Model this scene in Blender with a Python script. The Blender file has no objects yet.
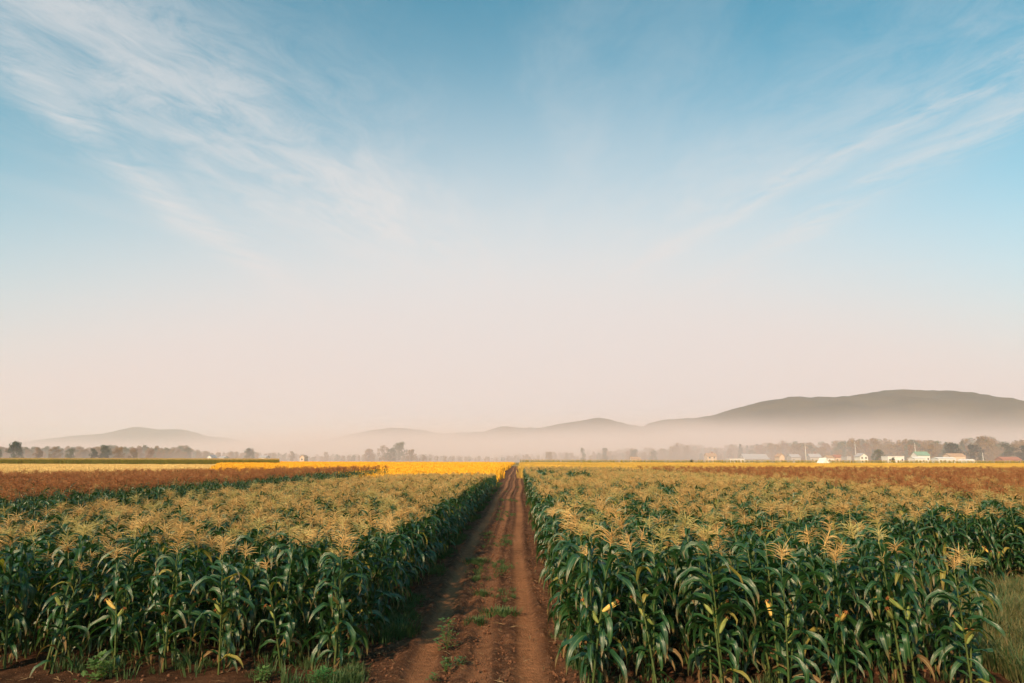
import bpy, math, random
import numpy as np
from mathutils import Vector, Matrix, Euler, noise as mn
R = math.radians
SC = bpy.context.scene
COL = SC.collection
random.seed(7)
rng = np.random.default_rng(7)

# ------------------------------------------------------------------ camera
H = 2.75
F = 683.0
PITCH = math.atan((458.3 - 341.5) / F)
YAW = math.atan(7 / F)
cam = bpy.data.cameras.new("camera")
cam.sensor_width = 36
cam.lens = 36 * F / 1024
cam.clip_start = 0.1
cam.clip_end = 40000
cam_o = bpy.data.objects.new("camera", cam)
COL.objects.link(cam_o)
cam_o.location = (0, 0, H)
cam_o.rotation_mode = 'XYZ'
cam_o.rotation_euler = (Euler((R(90) + PITCH, 0, 0)).to_matrix() @ Matrix.Rotation(R(0.12), 3, 'Z')).to_euler()
cam_o.rotation_euler = (Matrix.Rotation(YAW, 3, 'Z') @ cam_o.rotation_euler.to_matrix()).to_euler()
SC.camera = cam_o
CM = cam_o.rotation_euler.to_matrix()


def ray(px, py):
    return (CM @ Vector(((px - 512) / F, (341.5 - py) / F, -1))).normalized()


def at_ground(px, py, z=0.0):
    d = ray(px, py)
    k = (z - H) / d.z
    return Vector((0, 0, H)) + d * k


def at_dist(px, Y):
    """x coordinate at depth Y of the column of the picture px (at the horizon)"""
    d = ray(px, 458)
    return d.x / d.y * Y


# ------------------------------------------------------------------ sky and sun
SUN_EL, SUN_AZ = R(32), R(209)      # azimuth from +Y clockwise: behind the camera, to the left
w = bpy.data.worlds.new("World")
SC.world = w
w.use_nodes = True
nt = w.node_tree
nt.nodes.clear()


class NG:
    """small helper for writing node trees"""
    def __init__(s, nt):
        s.nt = nt

    def n(s, typ, **kw):
        nd = s.nt.nodes.new(typ)
        for k, v in kw.items():
            setattr(nd, k, v)
        return nd

    def put(s, sock, v):
        if v is None:
            return
        if isinstance(v, bpy.types.NodeSocket):
            s.nt.links.new(v, sock)
        else:
            if isinstance(v, (tuple, list)) and len(v) == 3 and sock.type == 'RGBA':
                v = (*v, 1)
            sock.default_value = v

    def m(s, op, a, b=None, c=None, clamp=False):
        nd = s.n('ShaderNodeMath', operation=op, use_clamp=clamp)
        s.put(nd.inputs[0], a); s.put(nd.inputs[1], b); s.put(nd.inputs[2], c)
        return nd.outputs[0]

    def mix(s, f, a, b, blend='MIX'):
        nd = s.n('ShaderNodeMix', data_type='RGBA', blend_type=blend)
        s.put(nd.inputs[0], f); s.put(nd.inputs[6], a); s.put(nd.inputs[7], b)
        return nd.outputs[2]

    def step(s, x, lo, hi, a=0.0, b=1.0):
        nd = s.n('ShaderNodeMapRange', interpolation_type='SMOOTHSTEP')
        s.put(nd.inputs[0], x); s.put(nd.inputs[1], lo); s.put(nd.inputs[2], hi)
        s.put(nd.inputs[3], a); s.put(nd.inputs[4], b)
        return nd.outputs[0]

    def noise(s, vec, scale, detail=4, rough=.5, dist=0.0, out=0):
        nd = s.n('ShaderNodeTexNoise')
        s.put(nd.inputs['Vector'], vec)
        s.put(nd.inputs['Scale'], scale); s.put(nd.inputs['Detail'], detail)
        s.put(nd.inputs['Roughness'], rough); s.put(nd.inputs['Distortion'], dist)
        return nd.outputs[out]

    def comb(s, x, y, z=0.0):
        nd = s.n('ShaderNodeCombineXYZ')
        s.put(nd.inputs[0], x); s.put(nd.inputs[1], y); s.put(nd.inputs[2], z)
        return nd.outputs[0]


g = NG(nt)
tc = g.n('ShaderNodeTexCoord')
sep = g.n('ShaderNodeSeparateXYZ')
nt.links.new(tc.outputs['Generated'], sep.inputs[0])
DX, DY, DZ = sep.outputs
zc = g.m('MAXIMUM', DZ, 0.03)
U = g.m('DIVIDE', DX, zc)
V = g.m('DIVIDE', DY, zc)
sky = g.n('ShaderNodeTexSky', sky_type='NISHITA')
sky.sun_disc = False
sky.sun_elevation = SUN_EL
sky.sun_rotation = SUN_AZ
sky.altitude = 100
sky.air_density = 1.0
sky.dust_density = 1.0
sky.ozone_density = 2.0
skyc = g.mix(1.0, sky.outputs[0], (0.36, 1.42, 1.22), 'MULTIPLY')
# thin high veil, thicker towards the horizon, slightly rosy low down
veil_col = g.mix(g.step(DZ, 0.0, 0.33), (6.15, 5.12, 4.8), (5.7, 5.6, 5.6))
elev_veil = g.step(g.m('ADD', DZ, g.m('MULTIPLY', g.m('MULTIPLY', DX, DX), 0.40)), 0.20, 0.62, 1.0, 0.0)
# cirrus streaks in a high flat layer, fanning out overhead from far ahead
warp = g.noise(g.comb(U, V), 0.9, 4, .55)
wv = g.m('SUBTRACT', warp, 0.5)
wu = g.m('ADD', U, g.m('MULTIPLY', wv, 0.35))
kk = g.m('DIVIDE', wu, g.m('MAXIMUM', g.m('SUBTRACT', 5.4, V), 0.6))
streak = g.noise(g.comb(g.m('MULTIPLY', kk, 9.0), g.m('MULTIPLY', V, 1.1), 3.7), 1.0, 7, .62, .5)
fine = g.noise(g.comb(g.m('MULTIPLY', kk, 26.0), g.m('MULTIPLY', V, 4.5), 1.1), 1.0, 7, .68, .8)
broad = g.noise(g.comb(g.m('MULTIPLY', kk, 2.0), g.m('MULTIPLY', V, 0.35), 9.2), 1.0, 3, .5)


def band(c0, slope, wid, hgt):
    c = g.m('ADD', c0, g.m('MULTIPLY', V, slope))
    d = g.m('DIVIDE', g.m('SUBTRACT', wu, c), wid)
    return g.m('MULTIPLY', g.m('EXPONENT', g.m('MULTIPLY', g.m('MULTIPLY', d, d), -1.0)), hgt)


bl = band(-1.36, 0.0, 0.13, 0.85)
bl2 = band(-1.58, 0.33, 0.50, 0.80)
br4 = band(1.56, -0.30, 0.42, 0.36)
br = band(1.76, -0.33, 0.115, 0.80)
br3 = band(1.66, -0.14, 0.17, 0.75)
br2 = band(-0.12, 0.17, 0.14, 0.10)
bands = g.m('ADD', g.m('ADD', g.m('MAXIMUM', bl, bl2), g.m('MAXIMUM', g.m('MAXIMUM', br, br3), br4)), br2)
tex = g.m('ADD', g.m('MULTIPLY', streak, 0.5), g.m('MULTIPLY', fine, 0.5))
cir = g.m('MULTIPLY', bands, g.step(tex, 0.32, 0.64))
cir = g.m('ADD', cir, g.m('MULTIPLY', g.step(g.m('MULTIPLY', streak, broad), 0.26, 0.44), 0.14))
cir = g.m('MULTIPLY', cir, g.step(DZ, 0.02, 0.12))
cover = g.m('SUBTRACT', 1.0, g.m('MULTIPLY', g.m('SUBTRACT', 1.0, elev_veil),
                                 g.m('SUBTRACT', 1.0, g.m('MULTIPLY', cir, 0.85, clamp=True))), clamp=True)
allc = g.mix(cover, skyc, veil_col)
bg = g.n('ShaderNodeBackground')
bg.inputs[1].default_value = 0.10
nt.links.new(allc, bg.inputs[0])
out = g.n('ShaderNodeOutputWorld')
nt.links.new(bg.outputs[0], out.inputs[0])

sd = bpy.data.lights.new("sun", 'SUN')
sd.energy = 4.7
sd.angle = R(2.0)
sd.color = (1.0, 0.67, 0.40)
so = bpy.data.objects.new("sun", sd)
COL.objects.link(so)
sv = Vector((math.sin(SUN_AZ) * math.cos(SUN_EL), math.cos(SUN_AZ) * math.cos(SUN_EL), math.sin(SUN_EL)))
so.rotation_euler = (-sv).to_track_quat('-Z', 'Y').to_euler()
so.location = sv * 50

SC.view_settings.view_transform = 'Standard'
SC.view_settings.look = 'None'
SC.view_settings.exposure = 0.45
SC.view_settings.gamma = 1.0
SC.cycles.max_bounces = 6
SC.cycles.diffuse_bounces = 3
SC.cycles.transmission_bounces = 4
SC.cycles.volume_bounces = 3
SC.cycles.use_denoising = True


# ------------------------------------------------------------------ helpers
def tag(o, label=None, cat=None, group=None, kind=None):
    if label: o['label'] = label
    if cat: o['category'] = cat
    if group: o['group'] = group
    if kind: o['kind'] = kind
    return o


def mesh(name, verts, faces, mat=None, uv=None, smooth=False):
    me = bpy.data.meshes.new(name)
    me.from_pydata([tuple(v) for v in verts], [], [tuple(f) for f in faces])
    if uv is not None:
        l = me.uv_layers.new(name='UVMap')
        vi = np.empty(len(me.loops), dtype=np.int32)
        me.loops.foreach_get('vertex_index', vi)
        l.data.foreach_set('uv', np.asarray(uv, dtype=np.float32)[vi].ravel())
    if mat:
        for m_ in (mat if isinstance(mat, (list, tuple)) else [mat]):
            me.materials.append(m_)
    if smooth:
        me.polygons.foreach_set('use_smooth', [True] * len(me.polygons))
    me.update()
    return me


def obj(name, me, parent=None, loc=(0, 0, 0), rot=(0, 0, 0), scl=(1, 1, 1)):
    o = bpy.data.objects.new(name, me)
    COL.objects.link(o)
    o.location = loc; o.rotation_euler = rot; o.scale = scl
    if parent: o.parent = parent
    return o


def thing(name, label, cat, loc, rz=0, group=None, scl=1):
    o = bpy.data.objects.new(name, None)
    COL.objects.link(o)
    o.empty_display_size = .2
    o.location = loc; o.rotation_euler = (0, 0, rz); o.scale = (scl, scl, scl)
    return tag(o, label, cat, group)


class MB:
    """collects geometry for one mesh"""
    def __init__(s):
        s.v = []; s.f = []; s.uv = []; s.mi = []

    def add(s, v, f, uv=None, mi=0):
        b = len(s.v)
        s.v += [tuple(p) for p in v]
        s.f += [tuple(i + b for i in q) for q in f]
        s.uv += list(uv) if uv is not None else [(0.5, 0.5)] * len(v)
        s.mi += [mi] * len(f)

    def addm(s, me_data, M, mi=0):
        v, f, uv = me_data
        s.add([M @ Vector(p) for p in v], f, uv, mi)

    def box(s, x0, x1, y0, y1, z0, z1, mi=0):
        v = [(x, y, z) for z in (z0, z1) for y in (y0, y1) for x in (x0, x1)]
        s.add(v, [(0, 2, 3, 1), (4, 5, 7, 6), (0, 1, 5, 4), (2, 6, 7, 3), (0, 4, 6, 2), (1, 3, 7, 5)], None, mi)

    def tube(s, pts, rads, n=6, mi=0, cap=True):
        b = len(s.v); k = len(pts)
        for i, p in enumerate(pts):
            p = Vector(p)
            d = (Vector(pts[min(i + 1, k - 1)]) - Vector(pts[max(i - 1, 0)])).normalized()
            a = d.orthogonal().normalized() if abs(d.z) < .9 else Vector((1, 0, 0))
            a = (a - d * a.dot(d)).normalized()
            c = d.cross(a)
            for j in range(n):
                t = 2 * math.pi * j / n
                s.v.append(tuple(p + (a * math.cos(t) + c * math.sin(t)) * rads[i]))
                s.uv.append((j / n, i / (k - 1)))
        for i in range(k - 1):
            for j in range(n):
                j2 = (j + 1) % n
                s.f.append((b + i * n + j, b + i * n + j2, b + (i + 1) * n + j2, b + (i + 1) * n + j)); s.mi.append(mi)
        if cap:
            s.f.append(tuple(b + (k - 1) * n + j for j in range(n))); s.mi.append(mi)

    def data(s):
        return s.v, s.f, s.uv

    def build(s, name, mat, smooth=False):
        me = mesh(name, s.v, s.f, mat, s.uv, smooth)
        if any(s.mi):
            me.polygons.foreach_set('material_index', s.mi)
        return me


# ------------------------------------------------------------------ materials
def material(name, fn, disp=False):
    m_ = bpy.data.materials.new(name)
    m_.use_nodes = True
    m_.node_tree.nodes.clear()
    g = NG(m_.node_tree)
    sh = fn(g)
    o = g.n('ShaderNodeOutputMaterial')
    g.nt.links.new(sh, o.inputs[0])
    return m_


def princ(g, col, rough=.8, normal=None, spec=.3):
    p = g.n('ShaderNodeBsdfPrincipled')
    g.put(p.inputs['Base Color'], col)
    g.put(p.inputs['Roughness'], rough)
    g.put(p.inputs['Specular IOR Level'], spec)
    if normal is not None: g.put(p.inputs['Normal'], normal)
    return p.outputs[0]


def bump(g, h, strength=.5, dist=.02):
    b = g.n('ShaderNodeBump')
    b.inputs['Strength'].default_value = strength
    b.inputs['Distance'].default_value = dist
    g.put(b.inputs['Height'], h)
    return b.outputs[0]


def pos(g):
    return g.n('ShaderNodeNewGeometry').outputs['Position']


def rnd(g):
    return g.n('ShaderNodeObjectInfo').outputs['Random']


def leaf_mat(name, c1, c2, rough=.38, trans=.22, rib=(.22, .30, .12), spec=.5):
    def fn(g):
        uv = g.n('ShaderNodeSeparateXYZ')
        g.nt.links.new(g.n('ShaderNodeUVMap').outputs[0], uv.inputs[0])
        u = uv.outputs[0]
        d = g.m('ABSOLUTE', g.m('SUBTRACT', u, .5))
        ribm = g.step(d, .03, .09, 1, 0)
        nz = g.noise(pos(g), 3.0, 3, .6)
        f = g.m('ADD', g.m('MULTIPLY', rnd(g), .5), g.m('MULTIPLY', nz, .6), clamp=True)
        c = g.mix(f, c1, c2)
        c = g.mix(g.m('MULTIPLY', ribm, .8), c, rib)
        tip = g.m('MULTIPLY', g.step(g.m('ADD', uv.outputs[1], g.m('MULTIPLY', nz, .5)), 1.02, 1.22), .8)
        c = g.mix(tip, c, (.26, .17, .07))
        veins = g.m('SINE', g.m('MULTIPLY', u, 90))
        bm = bump(g, g.m('ADD', g.m('MULTIPLY', veins, .3), g.noise(pos(g), 30, 2)), .35, .004)
        p = princ(g, c, g.m('ADD', rough, g.m('MULTIPLY', nz, .15)), bm, spec)
        t = g.n('ShaderNodeBsdfTranslucent')
        g.put(t.inputs[0], g.mix(1.0, c, (1.5, 1.7, .6), 'MULTIPLY'))
        ms = g.n('ShaderNodeMixShader')
        ms.inputs[0].default_value = trans
        g.nt.links.new(p, ms.inputs[1]); g.nt.links.new(t.outputs[0], ms.inputs[2])
        return ms.outputs[0]
    return material(name, fn)


def simple_mat(name, c1, c2, scale=5, rough=.8, bs=.3, bd=.02, spec=.25, byobj=.0, detail=5):
    def fn(g):
        nz = g.noise(pos(g), scale, detail, .6)
        f = g.step(nz, .3, .7)
        if byobj:
            f = g.m('ADD', g.m('MULTIPLY', f, 1 - byobj), g.m('MULTIPLY', rnd(g), byobj), clamp=True)
        return princ(g, g.mix(f, c1, c2), rough, bump(g, nz, bs, bd), spec)
    return material(name, fn)


M_LEAF = leaf_mat('corn_leaf', (.010, .050, .013), (.028, .098, .020), .31, .24, (.12, .20, .07), spec=1.0)
M_LEAFY = leaf_mat('corn_leaf_yellowing', (.16, .17, .03), (.34, .27, .05), .55, .25, (.4, .38, .15))
M_LEAFD = leaf_mat('corn_leaf_dry', (.13, .075, .03), (.22, .14, .06), .8, .15, (.36, .28, .15), .2)
M_STALK = simple_mat('corn_stalk', (.035, .070, .018), (.11, .14, .035), 12, .5, .2, .003, .4, .4)
M_TASSEL = simple_mat('corn_tassel', (.46, .27, .085), (.72, .49, .20), 9, .8, 0.1, .003, .2, .6)
M_TASSELG = simple_mat('corn_tassel_green', (.36, .30, .09), (.58, .48, .19), 9, .8, 0.1, .003, .2, .6)
M_TASSELR = simple_mat('corn_tassel_rust', (.25, .09, .04), (.47, .21, .08), 6, .85, 0.1, .003, .15, .6)
M_HUSK = simple_mat('corn_husk', (.13, .19, .04), (.30, .32, .09), 14, .6, .3, .004, .3, .5)
M_HUSKY = simple_mat('corn_husk_ripe', (.55, .36, .08), (.70, .50, .14), 14, .6, .3, .004, .3, .5)
M_SILK = simple_mat('corn_silk', (.20, .07, .025), (.42, .18, .06), 20, .9, .3, .004, .1, .6)
M_WEED = leaf_mat('weed_leaf', (.05, .12, .03), (.12, .22, .05), .6, .25, (.15, .25, .08))
M_CLOVER = leaf_mat('clover_leaf', (.03, .14, .035), (.06, .22, .05), .6, .25, (.10, .25, .08))
M_GRASS = leaf_mat('grass_blade', (.022, .060, .018), (.07, .12, .032), .6, .25, (.12, .2, .08))
M_DRYGRASS = leaf_mat('dry_grass_blade', (.08, .095, .032), (.18, .17, .06), .7, .25, (.3, .25, .12))
M_GOLD = simple_mat('golden_crop', (.72, .36, .030), (.86, .48, .045), .6, .85, .4, .05, .1, .3)
M_GOLDR = simple_mat('tan_crop', (.34, .24, .06), (.72, .44, .09), .045, .85, .4, .05, .1, .25)
M_PALE = simple_mat('pale_stubble', (.62, .42, .15), (.78, .56, .24), .8, .85, .4, .05, .1, .3)
M_OLIVE = simple_mat('olive_corn', (.16, .17, .03), (.30, .26, .045), .8, .85, .4, .05, .1, .3)


# ------------------------------------------------------------------ ground
def fbm(x, y, s, o=4):
    return mn.fractal((x * s, y * s, 0.3), 1.0, 2.0, o)


def soil_fn(g):
    P = pos(g)
    a = g.noise(P, .35, 5, .6); b = g.noise(P, 6, 5, .65); c = g.noise(P, 40, 4, .6)
    col = g.mix(g.step(a, .3, .7), (.045, .022, .012), (.085, .042, .022))
    col = g.mix(g.step(b, .45, .7), col, (.12, .062, .034))
    col = g.mix(g.m('MULTIPLY', g.step(c, .6, .75), .3), col, (.20, .13, .07))
    return princ(g, col, .95, bump(g, g.m('ADD', b, g.m('MULTIPLY', c, .4)), .9, .05), .1)


M_SOIL = material('field_soil', soil_fn)


def far_ground_fn(g):
    P = pos(g)
    a = g.noise(P, .006, 4, .6); b = g.noise(P, .08, 4, .6)
    col = g.mix(g.step(a, .4, .6), (.20, .17, .06), (.36, .26, .09))
    col = g.mix(g.step(b, .35, .7), col, (.16, .13, .05))
    sp = g.n('ShaderNodeSeparateXYZ'); g.nt.links.new(P, sp.inputs[0])
    near = g.step(sp.outputs[1], 120, 200, 1, 0)
    col = g.mix(near, col, (.10, .05, .028))
    return princ(g, col, .95, bump(g, b, .5, .3), .1)


M_FAR = material('open_ground', far_ground_fn)
S = 12500
gv = [(-S, -1500, -.14), (S, -1500, -.14), (S, S, -.14), (-S, S, -.14)]
go = obj('ground', mesh('ground', gv, [(0, 1, 2, 3)], M_FAR))
tag(go, 'flat valley ground running to the hills', None, None, 'structure')

TRACKS = [(-1.40, .17, .035, 1.0), (.06, .17, .035, 1.0), (-.62, .13, .02, .75)]
GROOVES = [(-1.02, .09, .09), (-.30, .10, .07), (.42, .10, .04)]


def wob(y):
    return .07 * math.sin(y * .21) + .08 * math.sin(y * .083 + 1.3) - .04


def build_track():
    xs = list(np.concatenate([np.arange(-11, -3.2, .16), np.arange(-3.2, 1.9, .045), np.arange(1.9, 9.01, .16)]))
    ys = []
    y = 5.0
    while y < 250:
        ys.append(y)
        y += max(.05, (y - 12) * .012)
    V_ = np.empty((len(ys) * len(xs), 3)); Wn = np.empty(len(ys) * len(xs)); Rd = np.empty(len(ys) * len(xs))
    k = 0
    for y in ys:
        wy = wob(y)
        for x in xs:
            r = x - wy
            n1 = mn.noise((x * 1.3, y * .9, 0)); 
            n2 = mn.noise((x * 7, y * 7, 5)) if y < 60 else 0
            n3 = mn.noise((x * 17, y * 17, 9)) if y < 30 else 0
            z = .03 * n1 + .022 * n2 + .010 * n3
            worn = 0
            inroad = 1 / (1 + math.exp(-(r + 2.2) * 6)) * (1 / (1 + math.exp((r - .85) * 6)))
            for c, wd, dep, am in TRACKS:
                d = (r - c) / wd
                e = math.exp(-d * d * d * d)
                z = z * (1 - .75 * e) - dep * e
                # tyre lugs
                if am > .9 and y < 40:
                    z += e * .015 * math.sin((y + abs(r - c) * .9 * (1 if c < 0 else 1)) * 2 * math.pi / .16)
                worn = max(worn, e * am * (.75 + .5 * mn.noise((x * .8, y * .35, 7))))
                # berms
                for sgn in (-1, 1):
                    d2 = (r - c - sgn * wd * 1.55) / (wd * .5)
                    z += .042 * math.exp(-d2 * d2) * (1 + n2)
            for c, wd, dep in GROOVES:
                d = (r - c - .16 * mn.noise((0, y * .22, c))) / wd
                z -= dep * math.exp(-d * d) * (.55 + .9 * mn.noise((c * 5, y * .35, 2)))
            V_[k] = (x, y, z * (.5 + .5 * inroad) - .02)
            Wn[k] = max(0, worn) * inroad; Rd[k] = inroad
            k += 1
    nx = len(xs); ny = len(ys)
    idx = np.arange(nx * ny).reshape(ny, nx)
    V_[idx[:, 0], 2] = -.2; V_[idx[:, -1], 2] = -.2; V_[idx[-1, :], 2] = -.2; V_[idx[0, :], 2] = -.2
    F_ = np.stack([idx[:-1, :-1], idx[:-1, 1:], idx[1:, 1:], idx[1:, :-1]], -1).reshape(-1, 4)
    me = bpy.data.meshes.new('dirt_track')
    me.vertices.add(len(V_)); me.vertices.foreach_set('co', V_.ravel())
    me.loops.add(F_.size); me.loops.foreach_set('vertex_index', F_.ravel())
    me.polygons.add(len(F_)); me.polygons.foreach_set('loop_start', np.arange(0, F_.size, 4))
    me.polygons.foreach_set('use_smooth', np.ones(len(F_), dtype=bool))
    me.update(calc_edges=True); me.validate()
    at = me.attributes.new('worn', 'FLOAT', 'POINT')
    at.data.foreach_set('value', Wn)
    at = me.attributes.new('trodden', 'FLOAT', 'POINT')
    at.data.foreach_set('value', Rd)

    def fn(g):
        P = pos(g)
        a = g.n('ShaderNodeAttribute'); a.attribute_name = 'worn'
        n1 = g.noise(P, 1.4, 5, .6); n2 = g.noise(P, 9, 6, .7); n3 = g.noise(P, 45, 4, .65)
        col = g.mix(g.step(n1, .35, .65), (.075, .036, .020), (.155, .072, .038))
        col = g.mix(g.step(n2, .5, .68), col, (.27, .135, .075))
        a2 = g.n('ShaderNodeAttribute'); a2.attribute_name = 'trodden'
        col = g.mix(g.m('MULTIPLY', g.m('SUBTRACT', 1.0, a2.outputs['Fac']), g.step(n1, .35, .6, .9, .4)), col, (.050, .024, .013))
        wf = g.m('MULTIPLY', a.outputs['Fac'], g.step(n2, .25, .55, .55, 1))
        col = g.mix(wf, col, (.37, .170, .082))
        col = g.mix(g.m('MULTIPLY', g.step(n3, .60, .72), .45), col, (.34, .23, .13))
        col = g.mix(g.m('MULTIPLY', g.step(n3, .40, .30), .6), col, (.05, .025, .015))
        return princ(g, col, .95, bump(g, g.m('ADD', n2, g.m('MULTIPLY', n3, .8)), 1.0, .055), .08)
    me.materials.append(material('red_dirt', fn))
    return obj('dirt_track', me)


tag(build_track(), 'rutted reddish dirt track running between the corn blocks', None, None, 'structure')


# ------------------------------------------------------------------ corn plant pieces
def leaf_data(L, W, a0, a1, seed, kink=0.0, twist=0.0, bendp=1.0):
    """ribbon leaf: starts at the origin, leaves along +X at angle a0 above the horizontal, ends at a1"""
    rr = random.Random(seed)
    n = 8
    p = Vector((0, 0, 0)); v = []; uv = []
    ph = rr.uniform(0, 6)
    side = rr.uniform(-.25, .25)
    yaw = 0
    for i in range(n + 1):
        t = i / n
        a = a0 + (a1 - a0) * (t ** bendp)
        if kink and t > .55: a -= kink
        if i:
            yaw += side * .12 * t * 3
            p = p + Vector((math.cos(a) * math.cos(yaw), math.cos(a) * math.sin(yaw), math.sin(a))) * (L / n)
        wd = W * (min(1, .45 + t * 2.2) if t < .3 else 1) * (1 - max(0, (t - .35) / .65) ** 1.7) ** .9 + .002
        tw = twist * t + .15 * math.sin(t * 9 + ph)
        nrm = Vector((-math.sin(a) * math.cos(yaw), -math.sin(a) * math.sin(yaw), math.cos(a)))
        sd_ = Vector((-math.sin(yaw), math.cos(yaw), 0))
        sd2 = sd_ * math.cos(tw) + nrm * math.sin(tw)
        nr2 = nrm * math.cos(tw) - sd_ * math.sin(tw)
        wv1 = .20 * math.sin(t * 19 + ph); wv2 = .20 * math.sin(t * 16 + ph + 2)
        fold = .28
        v += [p - sd2 * wd * .5 + nr2 * wd * (fold + wv1), p.copy(), p + sd2 * wd * .5 + nr2 * wd * (fold + wv2)]
        uv += [(0, t), (.5, t), (1, t)]
    f = []
    for i in range(n):
        b = i * 3
        f += [(b, b + 1, b + 4, b + 3), (b + 1, b + 2, b + 5, b + 4)]
    return [tuple(q) for q in v], f, uv


LEAVES = [
    leaf_data(.68, .088, R(60), R(-75), 1, 0, .7),
    leaf_data(.60, .082, R(52), R(-45), 2, R(30), -.8),
    leaf_data(.74, .092, R(68), R(-88), 3, 0, 1.1, 1.2),
    leaf_data(.54, .076, R(72), R(-20), 4, R(30), -.6),
    leaf_data(.64, .088, R(46), R(-30), 5, R(70), .5),
    leaf_data(.46, .066, R(76), R(10), 6, 0, .7),
    leaf_data(.72, .090, R(38), R(-89), 7, 0, -1.3, .8),
    leaf_data(.38, .054, R(80), R(35), 8, 0, .3),
    leaf_data(.62, .094, R(64), R(-60), 9, R(50), -.4),
    leaf_data(.55, .080, R(20), R(-95), 10, R(20), 1.6, .6),
    leaf_data(.66, .084, R(74), R(-95), 11, R(15), -1.5, 2.0),
]


def stalk_data(hh, seed):
    rr = random.Random(seed)
    m_ = MB()
    dx, dy = rr.uniform(-.07, .07), rr.uniform(-.07, .07)
    k = 8
    pts = [(dx * (i / k) ** 1.6, dy * (i / k) ** 1.6, -.05 + (hh + .05) * i / k) for i in range(k + 1)]
    rads = [(.0145 - .009 * (i / k)) * (1.0 if i % 2 else 1.12) for i in range(k + 1)]
    m_.tube(pts, rads, 6)
    return m_.data(), (dx, dy)


def tassel_data(seed, nb=15, ln=.30, droop=1.0):
    rr = random.Random(seed)
    m_ = MB()
    top = .30

    def branch(p0, az, el0, el1, L, r0):
        pts = [Vector(p0)]
        k = 4
        for i in range(k):
            el = el0 + (el1 - el0) * (i / (k - 1))
            az2 = az + rr.uniform(-.2, .2)
            pts.append(pts[-1] + Vector((math.cos(el) * math.cos(az2), math.cos(el) * math.sin(az2), math.sin(el))) * (L / k))
        m_.tube(pts, [r0 * .8, r0 * 1.1, r0, r0 * .8, r0 * .3], 3, cap=False)
    branch((0, 0, -.04), rr.uniform(0, 6), R(88), R(80), top, .0055)
    for j in range(nb):
        z = .01 + .13 * j / nb
        branch((0, 0, z), j * 2.4 + rr.uniform(-.4, .4), R(rr.uniform(12, 66)), R(rr.uniform(-38, 36)) * droop, ln * rr.uniform(.4, 1.2), .0026)
    return m_.data()


TASSELS = [tassel_data(11, 44, .24), tassel_data(12, 36, .21), tassel_data(13, 50, .26), tassel_data(14, 34, .22, .2), tassel_data(15, 44, .23, 1.4), tassel_data(16, 28, .20, .6)]


def ear_data(seed, open_=0):
    rr = random.Random(seed)
    prof = [(0, .012), (.03, .022), (.09, .030), (.15, .027), (.20, .015), (.225, .004)]
    m_ = MB()
    m_.tube([(0, 0, z) for z, r in prof], [r * rr.uniform(.95, 1.05) for z, r in prof], 8)
    # loose husk tips
    for j in range(3):
        a = j * 2.1
        d = Vector((math.cos(a), math.sin(a), 0)); s_ = Vector((-math.sin(a), math.cos(a), 0))
        b = d * .027 + Vector((0, 0, .10))
        m_.add([b - s_ * .018, b + s_ * .018, d * .028 + s_ * .010 + Vector((0, 0, .20)), d * .04 + Vector((0, 0, .25))],
               [(0, 1, 2), (0, 2, 3)])
    return m_.data()


def silk_data(seed):
    rr = random.Random(seed)
    m_ = MB()
    for j in range(6):
        a = j * 1.05
        e = Vector((math.cos(a) * .03, math.sin(a) * .03, .025))
        m_.tube([(0, 0, 0), tuple(e * .6 + Vector((0, 0, .02))), tuple(e * 1.3 - Vector((0, 0, .02)))], [.010, .008, .002], 3, cap=False)
    return m_.data()


EARS = [ear_data(1), ear_data(2)]
SILK = silk_data(3)


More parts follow.
